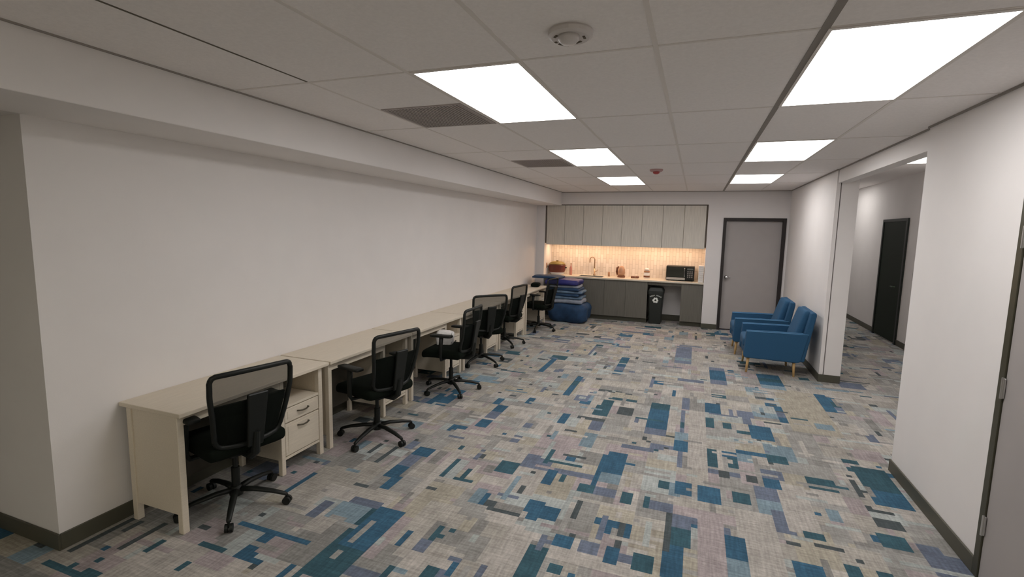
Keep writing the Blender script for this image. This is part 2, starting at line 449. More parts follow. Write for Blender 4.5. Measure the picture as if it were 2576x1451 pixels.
# ------------------------------------------------------------------ shell
bm = B(); box(bm, -7, XL, YC, YN + .05, 0, ZC + .05); struct('wall_left', bm, 'wall')
bm = B(); box(bm, XL, XK0, YB, YN + .05, 0, ZC + .05); struct('wall_back_left', bm, 'wall_grey')
bm = B(); box(bm, XK0, XK1, YB, YN + .05, 2.48, ZC + .05); struct('wall_above_recess', bm, 'wall_grey')
bm = B(); box(bm, XK0, XK1, YN, YN + .05, 0, 2.48); struct('wall_recess', bm, 'wall_grey')
bm = B()
box(bm, XK1, .49, YB, YN + .05, 0, ZC + .05)
box(bm, .49, 1.565, YB, YN + .05, 2.222, ZC + .05)
box(bm, .49, 1.565, YB + .16, YN + .05, 0, 2.222)
box(bm, 1.565, XF, YB, YN + .05, 0, ZC + .05)
struct('wall_back', bm, 'wall_grey')
bm = B()
box(bm, XR, 1.85, 3.385, 4.70, 0, ZH + .05)
box(bm, XF + .014, 1.755, 4.70, 7.34, 2.574, ZH + .05)
box(bm, XR, 1.85, 2.25, 3.385, 2.26, ZH + .05)
box(bm, XR + .12, 1.85, 2.25, 3.385, 0, 2.26)
box(bm, XR, 1.85, -6, 2.25, 0, ZH + .05)
struct('wall_right', bm, 'wall')
bm = B()
box(bm, XF + .055, 1.86, 7.34, 7.5, 0, ZH + .05)
box(bm, XF, XF + .043, 7.35, 7.5, 0, ZH + .05)
box(bm, XF, 1.86, 7.5, 16, 0, ZH + .05)
box(bm, XF + .043, XF + .055, 7.40, 7.5, 0, ZH + .05)
struct('wall_right_far', bm, 'wall')
bm = B(); box(bm, XH, XH + .1, 2.4, 16, 0, ZH + .05); struct('wall_corridor', bm, 'wall')
bm = B(); box(bm, 1.85, XH + .1, 15.9, 16, 0, ZH + .05); struct('wall_corridor_end', bm, 'wall')
bm = B(); box(bm, 1.85, XH + .1, 2.3, 2.4, 0, ZH + .05); struct('wall_corridor_near', bm, 'wall')
bm = B(); box(bm, -7, XR, -6.1, -6, 0, ZC + .05); struct('wall_front', bm, 'wall')
bm = B(); box(bm, -7.1, -7, -6.1, YC, 0, ZC + .05); struct('wall_hall', bm, 'wall')
bm = B(); box(bm, -7, XF + .05, -6, YB, ZC, ZC + .08); struct('ceiling', bm, 'ceil')
bm = B(); box(bm, 1.85, XH, 2.4, 15.9, ZH, ZH + .08); struct('ceiling_corridor', bm, 'ceil')
bm = B(); box(bm, XL, XS, -6, YB, ZS, ZC, .006); box(bm, -7, XL, -6, YC, ZS, ZC); struct('ceiling_soffit', bm, 'wall')

# ceiling grid: tees below the tiles
GX = [-2.20, -1.53, -.88, -.225, .44, 1.09]
GY = [2.415 + 1.328 * k for k in range(-4, 7)]
bm = B()
for x in GX:
    if x in (-2.20, .44): continue
    box(bm, x - .011, x + .011, -3, YB, ZC - .0025, ZC)
for y in GY:
    box(bm, XS, XR, y - .009, y + .009, ZC - .0022, ZC)
struct('trim_1', bm, 'tbar')
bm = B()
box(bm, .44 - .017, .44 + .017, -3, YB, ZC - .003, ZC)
struct('trim_2', bm, mat('ceiling_gap_shade', (.24, .215, .19), .6))  # dark strip painting the gap shadow along this grid line
bm = B(); box(bm, -2.2 - .006, -2.2 + .006, -3, 2.4, ZC - .002, ZC); struct('trim_3', bm, 'dark_gap')  # gap shadow again, drawn as a thin dark strip
bm = B(); box(bm, -2.2 - .008, -2.2 + .008, 2.4, YB, ZC - .002, ZC); struct('trim_4', bm, 'tbar')
# wall angle round the ceiling edge
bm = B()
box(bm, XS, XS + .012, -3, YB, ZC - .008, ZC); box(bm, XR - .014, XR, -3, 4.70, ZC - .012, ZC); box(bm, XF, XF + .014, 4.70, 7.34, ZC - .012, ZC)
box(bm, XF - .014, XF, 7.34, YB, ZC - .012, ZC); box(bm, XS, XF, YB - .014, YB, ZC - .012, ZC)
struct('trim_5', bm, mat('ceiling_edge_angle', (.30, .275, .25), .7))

# baseboards
def bb(name, x0, x1, y0, y1, h=.10):
    b_ = B(); box(b_, x0, x1, y0, y1, 0, h, .003, 1); struct(name, b_, 'base')
bb('baseboard_left', XL, XL + .012, YC, YB)
bb('baseboard_hall', -7, XL + .012, YC - .012, YC)
bb('baseboard_right', XR - .012, XR, 3.39, 4.70)
bb('baseboard_opening', XR - .012, 1.85, 4.70, 4.712)
bb('baseboard_right_far', XF - .012, XF, 7.33, YB)
bb('baseboard_jamb', XF - .012, 1.86, 7.328, 7.34)
bb('baseboard_back', XK1, .475, YB - .012, YB)
bb('baseboard_corridor', XH - .012, XH, 11.7, 15.9)
bb('baseboard_corridor_near', XH - .012, XH, 2.4, 10.5)
bb('baseboard_recess', -.90, -.23, YN - .012, YN, .13)

# ------------------------------------------------------------------ doors
d = B(); box(d, .49, 1.565, YB + .05, YB + .09, .02, 2.19)
d1 = struct('door_1', d, 'doorgrey')
f = B()
box(f, .48, .535, YB - .022, YB + .16, 0, 2.222, .003, 1); box(f, 1.515, 1.575, YB - .022, YB + .16, 0, 2.222, .003, 1)
box(f, .535, 1.515, YB - .022, YB + .16, 2.165, 2.222, .003, 1)
obj('door_frame', f, 'frame_dk', d1)
f = B(); box(f, .54, 1.51, YB + .045, YB + .1, 0, .02); obj('threshold', f, 'frame_dk', d1)
f = B()
lathe(f, [(.034, 0), (.034, .012), (.014, .014), (.014, .05), (.03, .055), (.034, .075), (.02, .09), (.0, .092)], seg=20)
for v in f.verts: v.co = Vector((v.co.x + .60, YB + .05 - v.co.z, v.co.y + 1.06))
k = obj('door_knob', f, 'chrome', d1, smooth=True); k['label'] = 'round silver knob'
f = B()
lathe(f, [(.012, 0), (.012, .02), (0, .021)], seg=12)
for v in f.verts: v.co = Vector((v.co.x + .665, YB + .05 - v.co.z, v.co.y + 1.06))
obj('lock_button', f, 'chrome', d1, smooth=True)

d = B(); box(d, XR - .004, XR + .04, 2.30, 3.335, .015, 2.205)
d2 = struct('door_2', d, 'doorgrey')
f = B()
box(f, XR - .012, XR + .12, 3.338, 3.392, 0, 2.26, .003, 1); box(f, XR - .012, XR + .12, 2.24, 2.297, 0, 2.26, .003, 1)
box(f, XR - .012, XR + .12, 2.297, 3.338, 2.208, 2.26, .003, 1)
obj('door_frame', f, 'frame_ol', d2)
for z in (.32, 1.11, 1.92):
    f = B(); box(f, XR - .0145, XR - .006, 3.325, 3.352, z - .055, z + .055, .002, 1)
    tube(f, [(XR - .016, 3.337, z - .058), (XR - .016, 3.337, z + .058)], .007, 10)
    obj('hinge', f, 'steel', d2)

d = B(); box(d, XH - .02, XH - .005, 10.54, 11.64, .02, 2.2)
d3 = struct('door_3', d, 'green_dk')
f = B()
box(f, XH - .03, XH, 11.64, 11.70, 0, 2.25); box(f, XH - .03, XH, 10.48, 10.54, 0, 2.25); box(f, XH - .03, XH, 10.54, 11.64, 2.2, 2.25)
obj('door_frame', f, mat('black_frame', (.006, .009, .006), .5), d3)
f = B(); tube(f, [(XH - .035, 10.72, 1.02), (XH - .07, 10.72, 1.02), (XH - .07, 10.83, 1.02)], .010, 8)
obj('door_handle', f, mat('dull_green_metal', (.05, .08, .05), .4, metal=.6), d3)

# ------------------------------------------------------------------ ceiling fittings
def ceiling_light(x, y, z, lab, m='light', grp='recessed ceiling light panels'):
    t = thing('ceiling_light', lab, 'ceiling light', (x, y, z), 0, grp)
    f = B(); w, l = .318, .662
    for a in ((-w, w, -l, -l + .022), (-w, w, l - .022, l), (-w, -w + .016, -l + .022, l - .022), (w - .016, w, -l + .022, l - .022)):
        box(f, a[0], a[1], a[2], a[3], -.006, 0)
    obj('frame', f, 'tbar', t)
    f = B(); box(f, -w + .016, w - .016, -l + .022, l - .022, -.0045, -.001); obj('diffuser', f, m, t)
    return t
PLX = (-1.198, .770); PLY = (3.079, 5.735, 8.391)
names = [['nearest lit ceiling panel of the left row, beside a grey vent', 'second lit ceiling panel of the left row, beside the farther vent', 'smallest lit ceiling panel, left row, close to the wall cabinets'],
         ['largest lit ceiling panel, nearest of the right row at top right', 'middle lit ceiling panel of the right row, before the side opening', 'farthest lit ceiling panel of the right row, above the grey door']]
for i, x in enumerate(PLX):
    for j, y in enumerate(PLY):
        ceiling_light(x, y, ZC, names[i][j], ('light', 'light_r')[i])
for x, side in zip(PLX, ('left', 'right')):
    ceiling_light(x, -2.23, ZC, 'ceiling panel behind the viewer, %s row' % side, 'light3')
ceiling_light(3.12, 8.39, ZH, 'lit ceiling panel in the corridor, seen at the top of the opening', 'light2')
ceiling_light(3.12, 3.08, ZH, 'lit corridor ceiling panel hidden behind the right wall', 'light2')
ceiling_light(2.72, 13.0, ZH, 'lit corridor ceiling panel beyond the dark door', 'light2')

def vent(y, lab):
    t = thing('ceiling_vent', lab, 'air vent', (-1.862, y, ZC), 0, 'grey ceiling vents')
    f = B(); w, l = .318, .318
    for a in ((-w, w, -l, -l + .02), (-w, w, l - .02, l), (-w, -w + .02, -l + .02, l - .02), (w - .02, w, -l + .02, l - .02)):
        box(f, a[0], a[1], a[2], a[3], -.006, 0)
    obj('frame', f, 'vent', t)
    f = B(); box(f, -w + .02, w - .02, -l + .02, l - .02, -.0015, -.0005); obj('backing', f, mat('vent_backing', (.20, .175, .165), .8), t)
    f = B()
    for k in range(24):
        x = -w + .03 + k * (2 * w - .06) / 23
        box(f, x - .005, x + .005, -l + .02, l - .02, -.005, -.0016)
    obj('grille', f, 'vent', t)
vent(3.743 - .33, 'grey perforated ceiling vent touching the nearest left light panel')
vent(6.399 - .33, 'smaller looking grey ceiling vent beside the second left light panel')

t = thing('smoke_detector', 'large white round slotted alarm on the ceiling at top centre', 'smoke detector', (-.552, 2.14, ZC))
f = B(); lathe(f, [(.0, 0), (.092, 0), (.096, -.008), (.094, -.022), (.080, -.030), (0.0, -.031)], seg=40); obj('housing', f, 'det', t, smooth=False)
f = B(); lathe(f, [(.045, -.030), (.044, -.045), (.030, -.060), (0, -.063)], c=(.0, -.028 + .0, 0), seg=30); obj('sensor_dome', f, 'det', t, smooth=True)
for a, rr, w in ((130, .068, .022), (75, .07, .012), (45, .072, .03), (25, .075, .02), (205, .05, .03), (-30, .052, .03), (-90, .06, .028)):
    f = B(); box(f, -w / 2, w / 2, -.005, .005, -.0335, -.0305, mtx=Matrix.Rotation(R(a), 4, 'Z') @ Matrix.Translation((0, rr, 0)))
    obj('slot', f, 'dark_gap', t)
t = thing('smoke_detector', 'small reddish alarm disc on the ceiling between the far light rows', 'smoke detector', (-.555, 6.95, ZC))
f = B(); lathe(f, [(0, 0), (.085, 0), (.085, -.018), (.07, -.03), (0, -.031)], seg=30); obj('housing', f, mat('dull_rose_plastic', (.50, .32, .31), .5), t)
f = B(); lathe(f, [(.045, -.03), (.042, -.05), (.02, -.062), (0, -.063)], seg=24); obj('beacon', f, 'red_pl', t, smooth=True)

# ------------------------------------------------------------------ desks
DL = 1.225; PITCH = 1.298; Y0 = 1.955
ZT = .775
def make_desk(lab):
    """local origin: floor, front near corner of the near leg; x to the room (+), y away"""
    t = thing('desk', lab, 'desk', (0, 0, 0), 0, 'whitewashed desks in a row along the left wall')
    D = .43                      # leg-to-leg depth
    xb = -.50 + .05
    f = B(); box(f, -.515, .030, -.004, DL + .050, ZT - .028, ZT, .004, 2); obj('desktop', f, 'cream', t)
    for (y) in (0, DL - .045):
        for x in (-.042, -.455):
            f = B(); box(f, x, x + .042, y, y + .042, 0, ZT - .028, .003, 1); obj('leg', f, 'cream', t)
    y1 = .78
    for x in (-.042, -.455):
        f = B(); box(f, x, x + .040, y1, y1 + .038, 0, ZT - .028, .003, 1); obj('leg', f, 'cream', t)
    for (y, n) in ((.010, 'side_panel'), (y1 + .010, 'side_panel'), (DL - .032, 'side_panel')):
        f = B(); box(f, -.413, -.042, y, y + .018, .115, ZT - .028); obj(n, f, 'cream', t)
    f = B(); box(f, -.022, -.004, .042, y1, ZT - .088, ZT - .034); obj('apron', f, 'cream', t)
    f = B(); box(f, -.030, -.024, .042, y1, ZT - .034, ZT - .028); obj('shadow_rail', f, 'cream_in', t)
    f = B(); box(f, -.447, -.432, .042, y1, .12, ZT - .028); obj('back_panel', f, 'hardboard_shade', t)
    # pedestal
    a, b_ = y1 + .038, DL - .045
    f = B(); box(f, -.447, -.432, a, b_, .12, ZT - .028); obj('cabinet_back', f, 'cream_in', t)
    f = B(); box(f, -.43, -.006, a, b_, .520, .540); obj('shelf', f, 'cream', t)
    f = B(); box(f, -.43, -.006, a, b_, .115, .135); obj('bottom_shelf', f, 'cream', t)
    for (z0, z1) in ((.405, .512), (.142, .395)):
        f = B(); box(f, -.024, -.004, a + .004, b_ - .004, z0, z1, .002, 1)
        zc_ = z1
        box(f, -.0045, -.0015, a + .03, b_ - .03, z0 + .025, z1 - .025)
        dr = obj('drawer', f, 'cream', t)
        f = B(); yc_ = (a + b_) / 2; zz = z1 - .045
        tube(f, [(-.004, yc_ - .055, zz), (.014, yc_ - .05, zz + .002), (.018, yc_ - .02, zz - .004), (.018, yc_ + .02, zz - .004), (.014, yc_ + .05, zz + .002), (-.004, yc_ + .055, zz)], .006, 8)
        h = obj('handle', f, 'pull', dr, smooth=True)
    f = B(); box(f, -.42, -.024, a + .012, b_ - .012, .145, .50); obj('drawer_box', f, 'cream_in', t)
    return t
XD = -2.842
dl = ['nearest whitewashed wooden desk, its panelled side facing the viewer',
      'second whitewashed desk from the near end, behind the second chair',
      'third whitewashed desk from the near end, with a white bag in its kneehole',
      'fourth whitewashed desk, behind the chair turned towards the far end',
      'fifth whitewashed desk, ending at the bright white leg beside the fifth chair',
      'farthest whitewashed desk, beside the blue pile']
desk0 = make_desk(dl[0]); desk0.location = (XD, Y0, 0)
for i in range(1, 6): dup(desk0, (XD, Y0 + i * PITCH, 0), 0, dl[i])

# ------------------------------------------------------------------ task chairs
def make_chair(lab):
    """front faces local +Y"""
    t = thing('office_chair', lab, 'office chair', (0, 0, 0), 0, 'black mesh office chairs')
    # base: five legs with castors
    f = B(); lathe(f, [(.0, .075), (.042, .075), (.045, .10), (.036, .125), (.030, .14), (0, .141)], seg=18); obj('hub', f, 'black', t, smooth=True)
    for k in range(5):
        a = R(90 + 36 + 72 * k); c_, s_ = math.cos(a), math.sin(a)
        f = B()
        tube(f, [(.03 * c_, .03 * s_, .112), (.12 * c_, .12 * s_, .112), (.24 * c_, .24 * s_, .095), (.32 * c_, .32 * s_, .075), (.335 * c_, .335 * s_, .066)], [.024, .022, .019, .016, .013], 10, flat=.75)
        lg = obj('leg', f, 'black', t, smooth=True)
        f = B()
        for sgn in (-1, 1):
            px, py = .335 * c_ - s_ * .014 * sgn, .335 * s_ + c_ * .014 * sgn
            dx, dy = -s_ * .009 * sgn, c_ * .009 * sgn
            tube(f, [(px - dx, py - dy, .027), (px + dx, py + dy, .027)], .027, 16)
        tube(f, [(.335 * c_, .335 * s_, .03), (.335 * c_, .335 * s_, .07)], .008, 8)
        obj('castor', f, 'black', lg, smooth=False)
    f = B(); tube(f, [(0, 0, .13), (0, 0, .27)], .026, 14); tube(f, [(0, 0, .27), (0, 0, .40)], .016, 12); obj('gas_column', f, 'black', t)
    f = B(); box(f, -.09, .09, -.13, .10, .39, .435, .012, 2); obj('tilt_mechanism', f, 'black', t)
    f = B(); tube(f, [(.08, .02, .41), (.20, .02, .405), (.26, .02, .40)], .006, 8); tube(f, [(.245, .02, .40), (.285, .02, .398)], .010, 8); obj('lever', f, 'black', t)
    f = B(); cushion(f, -.255, .255, -.22, .27, .435, .53, .042, .012, 8)
    for v in f.verts:
        if v.co.y > .15: v.co.z -= (v.co.y - .15) ** 2 * 1.6
    obj('seat', f, 'black_f', t, smooth=True)
    # back frame, net, lumbar pad
    def bp(u, v):
        """u -1..1 across, v 0..1 up -> point on the curved back sheet"""
        hw = .205 + .050 * min(1, v * 1.4)
        y = -.235 - .085 * v - .035 * math.sin(v * PI) * .6 + .045 * (u * u) * 1.0
        return Vector((u * hw, y, .525 + v * .475 + .012 * (1 - u * u) * (1 if v > .5 else -1)))
    f = B()
    path = []
    N = 10
    cr = .10
    for i in range(N + 1): path.append(bp(-1 + 0, cr * 0 + .10 + .82 * i / N))
    path.append(bp(-.985, .955)); path.append(bp(-.95, .985)); path.append(bp(-.88, 1.0))
    for i in range(1, 8): path.append(bp(-.88 + 1.76 * i / 8, 1.0))
    path.append(bp(.88, 1.0)); path.append(bp(.95, .985)); path.append(bp(.985, .955))
    for i in range(N + 1): path.append(bp(1, .92 - .82 * i / N))
    path.append(bp(.96, .04)); path.append(bp(.85, .0))
    for i in range(1, 8): path.append(bp(.85 - 1.7 * i / 8, 0))
    path.append(bp(-.85, .0)); path.append(bp(-.96, .04)); path.append(bp(-1, .10))
    tube(f, path, .0165, 10, cap=False)
    obj('backrest_frame', f, 'black', t, smooth=True)
    f = B(); n = 10
    g = [[f.verts.new(bp((-.98 + 1.96 * i / n), .01 + .98 * j / n)) for j in range(n + 1)] for i in range(n + 1)]
    for i in range(n):
        for j in range(n): f.faces.new((g[i][j], g[i + 1][j], g[i + 1][j + 1], g[i][j + 1]))
    obj('mesh_back', f, 'net', t, smooth=True)
    f = B(); n = 8
    for side in (0, .022):
        pass
    g = [[[f.verts.new(bp((-.92 + 1.84 * i / n), .04 + .54 * j / n) + Vector((0, .014 + s_ * .02, 0))) for j in range(n + 1)] for i in range(n + 1)] for s_ in (0, 1)]
    for i in range(n):
        for j in range(n):
            f.faces.new((g[0][i][j], g[0][i + 1][j], g[0][i + 1][j + 1], g[0][i][j + 1]))
            f.faces.new((g[1][i][j], g[1][i + 1][j], g[1][i + 1][j + 1], g[1][i][j + 1]))
    for i in range(n):
        f.faces.new((g[0][i][0], g[0][i + 1][0], g[1][i + 1][0], g[1][i][0])); f.faces.new((g[0][i][n], g[0][i + 1][n], g[1][i + 1][n], g[1][i][n]))
        f.faces.new((g[0][0][i], g[0][0][i + 1], g[1][0][i + 1], g[1][0][i])); f.faces.new((g[0][n][i], g[0][n][i + 1], g[1][n][i + 1], g[1][n][i]))
    obj('lumbar_pad', f, 'black_f', t)
    f = B()
    prism(f, [(-.05, .50), (.05, .50), (.065, .86), (-.065, .86)], 'y', -.345, -.318)
    for v in f.verts: v.co.y += .06 * (1 - (v.co.z - .50) / .36) - .0 * v.co.z
    bevel_all(f, .006, 1)
    tube(f, [(0, -.10, .415), (0, -.22, .42), (0, -.275, .46), (0, -.295, .60)], [.03, .03, .028, .022], 10)
    obj('back_support', f, 'black', t)
    # arms
    for s in (-1, 1):
        f = B()
        tube(f, [(s * .15, 0, .425), (s * .27, 0, .43), (s * .295, 0, .47), (s * .295, -.005, .60), (s * .29, -.01, .70)], [.018, .018, .02, .022, .024], 10)
        ar = obj('armrest', f, 'black', t, smooth=True)
        f = B(); cushion(f, s * .288 - .042, s * .288 + .042, -.14, .12, .695, .725, .014, .0, 4); obj('arm_pad', f, 'black', ar, smooth=True)
    return t
CH = [  # x, y, facing angle (deg, direction the sitter looks, from +x), castor angle, label
    (-2.84, 2.33, 166, 24, 'nearest black mesh office chair, back to the viewer at the first desk'),
    (-2.63, 3.63, 166, -16, 'second black mesh office chair, netting showing the desk edge behind it'),
    (-2.63, 5.08, 183, 27, 'third black mesh office chair, seen edge on, angled to the viewer with a white bag'),
    (-2.80, 6.33, 140, 45, 'fourth office chair, see-through square top standing above the others'),
    (-2.92, 7.55, 172, 27, 'fifth office chair, pushed in beside the bright desk leg'),
    (-2.76, 8.96, 174, -12, 'farthest black office chair, in front of the blue pile')]
c0 = make_chair(CH[0][4]); made = []
for i, (x, y, a, dz, lab) in enumerate(CH):
    if i == 0: c = c0; c0.location = (x, y, 0); c0.rotation_euler.z = R(a - 90)
    else: c = dup(c0, (x, y, 0), R(a - 90), lab)
    made.append((c, R(dz - (a + 36))))
for c, off in made:                     # each base has swivelled its own way
    for ch in c.children:
        if ch.name.split('.')[0] == 'leg': ch.rotation_euler.z = off

# white bag on the third chair's seat
f = B(); cushion(f, -.10, .10, -.08, .08, 0, .15, .035, .015, 7)
rn = random.Random(3)
for v in f.verts: v.co += Vector((rn.uniform(-.012, .012), rn.uniform(-.012, .012), rn.uniform(-.008, .008)))
tag(obj('plastic_bag', f, 'paper', None, True, (-2.74, 5.13, .533), (0, 0, R(20))), 'small crumpled white bag on the third chair seat, under the desk edge', 'bag')

# ------------------------------------------------------------------ armchairs
def make_armchair(lab):
    """faces -x ; origin at floor, front-near corner (x0 = front, y0 = near side)"""
    t = thing('armchair', lab, 'armchair', (0, 0, 0), 0, 'blue armchairs against the right wall')
    W = .73
    for y in (0, W - .10):
        f = B(); prism(f, [(0, .235), (.03, .215), (.66, .205), (.70, .225), (.775, .60), (.02, .585)], 'y', y, y + .10)
        bevel_all(f, .014, 3)
        ar = obj('arm', f, 'blue', t, smooth=False)
        f = B(); yy = y if y == 0 else y + .10
        tube(f, [(.022, y + .004, .585), (.3, y + .002, .592), (.765, y + .004, .60)], .006, 6)
        tube(f, [(.022, y + .096, .585), (.3, y + .098, .592), (.765, y + .096, .60)], .006, 6)
        obj('piping', f, mat('blue_piping', (.05, .17, .32), .7) if 'blue_piping' not in bpy.data.materials else bpy.data.materials['blue_piping'], ar)
    f = B(); box(f, .02, .70, .10, W - .10, .215, .36, .02, 2); obj('seat_base', f, 'blue', t)
    f = B(); cushion(f, -.01, .60, .105, W - .105, .34, .475, .045, .018, 8); obj('seat_cushion', f, 'blue', t, smooth=True)
    f = B(); prism(f, [(.64, .22), (.745, .22), (.845, .86), (.835, .90), (.775, .895), (.72, .60)], 'y', .012, W - .012)
    bevel_all(f, .02, 3); obj('backrest', f, 'blue', t)
    f = B(); cushion(f, -.055, .055, .11, W - .11, 0, .46, .045, 0, 8)
    mt = Matrix.Translation((.635, 0, .462)) @ Matrix.Rotation(R(17), 4, 'Y')
    for v in f.verts: v.co = mt @ v.co
    obj('back_cushion', f, 'blue', t, smooth=True)
    for (x, dx) in ((.07, -.015), (.63, .01)):
        for (y, dy) in ((.07, -.01), (W - .07, .01)):
            f = B(); tube(f, [(x + dx, y + dy, 0), (x, y, .235)], [.013, .022], 12); obj('leg', f, 'wood_leg', t, smooth=True)
    return t
a0 = make_armchair('nearer blue fabric armchair on oak legs, its side facing the viewer'); a0.location = (.705, 7.37, 0)
dup(a0, (.63, 8.42, 0), 0, 'farther blue fabric armchair, half hidden behind the nearer one')

# ------------------------------------------------------------------ kitchenette
DW = (.16 - (-3.14)) / 8
YU = 10.62
ul = ['wall cabinet at the left end, over the maroon appliance', 'second wall cabinet from the left, over the tap', 'third wall cabinet from the left, over the small jars', 'wall cabinet at the right end, over the microwave']
for i in range(4):
    x0 = -3.14 + i * 2 * DW; x1 = x0 + 2 * DW
    t = thing('wall_cabinet', 'pale woodgrain ' + ul[i], 'cabinet', (x0, YU, 1.625), 0, 'pale wall cabinets over the counter')
    f = B(); box(f, 0, 2 * DW, .02, YN - YU - .012, 0, .835); box(f, 0, 2 * DW, .0195, .036, -.024, 0); obj('cabinet_body', f, 'up', t)
    for k in range(2):
        f = B(); box(f, k * DW + .003, (k + 1) * DW - .004, 0, .019, -.024, .835, .0015, 1)
        obj('door', f, 'up', t)
# shadow of the reveal round the wall cabinets, coloured in as dark strips
bm = B(); box(bm, XK0, XK1, YU + .012, YN, 2.462, 2.48); box(bm, XK0, -3.142, YU + .012, YN, 1.63, 2.462); box(bm, .162, XK1, YU + .012, YN, 1.63, 2.462)
struct('trim_6', bm, mat('reveal_shade', (.13, .105, .085), .7))

# worktop and base
bm = B()
box(bm, XK0, -2.42, YB + .0, YN - .011, .885, .918, .003, 1); box(bm, -1.88, XK1, YB + .0, YN - .011, .885, .918, .003, 1)
box(bm, -2.42, -1.88, YB + .0, YB + .10, .885, .918); box(bm, -2.42, -1.88, YN - .16, YN - .011, .885, .918)
t = thing('worktop', 'long pale stone worktop under the wall cabinets', 'worktop')
obj('slab', bm, 'counter', t)
f = B()
box(f, -2.42, -2.41, YB + .10, YN - .16, .74, .915); box(f, -1.89, -1.88, YB + .10, YN - .16, .74, .915)
box(f, -2.41, -1.89, YB + .10, YB + .11, .74, .915); box(f, -2.41, -1.89, YN - .17, YN - .16, .74, .915); box(f, -2.41, -1.89, YB + .11, YN - .17, .74, .75)
obj('sink_basin', f, 'steel', t)
YF = 10.62
bl = [(-3.165, -2.26, 'charcoal base cabinet at the left end, behind the blue pile'), (-2.26, -1.353, 'charcoal base cabinet under the tap, right of the blue pile'), (-1.353, -.90, 'narrow charcoal base cabinet left of the recycling bin'), (-.23, .185, 'charcoal base cabinet at the right end, under the microwave')]
for (x0, x1, lab) in bl:
    t = thing('base_cabinet', lab, 'cabinet', (x0, YF, 0), 0, 'charcoal base cabinets')
    w = x1 - x0
    f = B(); box(f, 0, w, .02, YN - YF - .01, .10, .735); box(f, 0, .018, .02, YN - YF - .01, .735, .885); box(f, w - .018, w, .02, YN - YF - .01, .735, .885); obj('cabinet_body', f, 'dk', t)
    n = 2 if w > .6 else 1
    for k in range(n):
        f = B(); box(f, k * w / n + .002, (k + 1) * w / n - .002, 0, .019, .10, .878, .0015, 1); obj('door', f, 'dk', t)
    f = B(); box(f, 0, w, .07, .085, 0, .10); obj('toe_kick', f, 'base', t)
bm = B(); box(bm, XK0 + .001, XK1 - .001, YN - .010, YN - .0005, .918, 1.625); struct('wall_backsplash', bm, 'tile')
# knee space fascia under the worktop
f = B(); box(f, -.899, -.231, YF + .03, YF + .05, .82, .885); tag(obj('fascia_board', f, 'dk'), 'dark fascia board under the worktop above the recycling bin', 'fascia')

# LED strips
for (x0, x1, lab) in ((-3.10, -1.52, 'left warm light strip under the wall cabinets'), (-1.46, .12, 'right warm light strip under the wall cabinets')):
    t = thing('light_strip', lab, 'light strip', ((x0 + x1) / 2, 10.92, 1.625), 0, 'warm strips under the wall cabinets')
    w = (x1 - x0) / 2
    f = B(); box(f, -w, w, -.02, .02, -.008, 0); obj('housing', f, 'white_pl', t)
    f = B(); box(f, -w + .01, w - .01, -.014, .014, -.0105, -.0082); obj('diffuser', f, 'led', t)

ZW = .918
# tap
t = thing('tap', 'tall bronze-looking tap with a curved spout behind the sink', 'tap', (-2.12, 11.08, ZW))
f = B(); lathe(f, [(0, 0), (.026, 0), (.026, .03), (.016, .04), (.014, .16), (0, .161)], seg=16); obj('tap_body', f, mat('brushed_bronze', (.42, .28, .18), .3, metal=.9), t, smooth=True)
f = B(); pts = [(0, 0, .15), (0, 0, .36)] + [(-.055 + .055 * math.cos(R(a)), -.0 - .0 * a, .36 + .055 * math.sin(R(a))) for a in range(30, 181, 30)] + [(-.11, 0, .29)]
tube(f, pts, .011, 10); obj('spout', f, bpy.data.materials['brushed_bronze'], t, smooth=True)
f = B(); tube(f, [(.0, 0, .08), (.05, -.01, .10), (.075, -.01, .135)], .007, 8); obj('lever', f, bpy.data.materials['brushed_bronze'], t, smooth=True)

# maroon appliance with olive lid on a pale base
t = thing('slow_cooker', 'maroon countertop cooker with an olive lid at the left end of the worktop', 'cooker', (-2.955, 10.93, ZW))
f = B(); lathe(f, [(0, 0), (.15, 0), (.17, .03), (.16, .05), (0, .05)], seg=28, sy=.8); obj('base', f, 'white_pl', t)
f = B(); lathe(f, [(0, .05), (.17, .05), (.195, .10), (.20, .21), (.185, .225), (0, .226)], seg=28, sy=.8); obj('pot', f, 'maroon', t, smooth=False)
f = B(); lathe(f, [(.19, .226), (.195, .235), (.15, .275), (.10, .29), (0, .292)], seg=28, sy=.8); obj('lid', f, 'olive', t)
f = B(); lathe(f, [(0, .292), (.02, .292), (.028, .315), (0, .318)], seg=14); obj('knob', f, 'olive', t)
for s in (-1, 1):
    f = B(); box(f, s * .205 - .02, s * .205 + .02, -.035, .035, .145, .165, .005, 1); obj('handle', f, 'black', t)

t = thing('bottle', 'slim rose-coloured bottle right of the maroon cooker', 'bottle', (-2.635, 10.95, ZW))
f = B(); lathe(f, [(0, 0), (.03, 0), (.032, .12), (.03, .16), (.013, .20), (.012, .235), (0, .236)], seg=18); obj('body', f, 'pink', t, smooth=True)
f = B(); lathe(f, [(0, .236), (.015, .236), (.015, .26), (0, .262)], seg=14); obj('cap', f, 'amber', t)
f = B(); lathe(f, [(0, 0), (.022, 0), (.024, .09), (.012, .105), (0, .106)], seg=14); tag(obj('cup', f, 'amber', None, True, (-1.78, 11.0, ZW)), 'tiny amber cup right of the sink', 'cup')

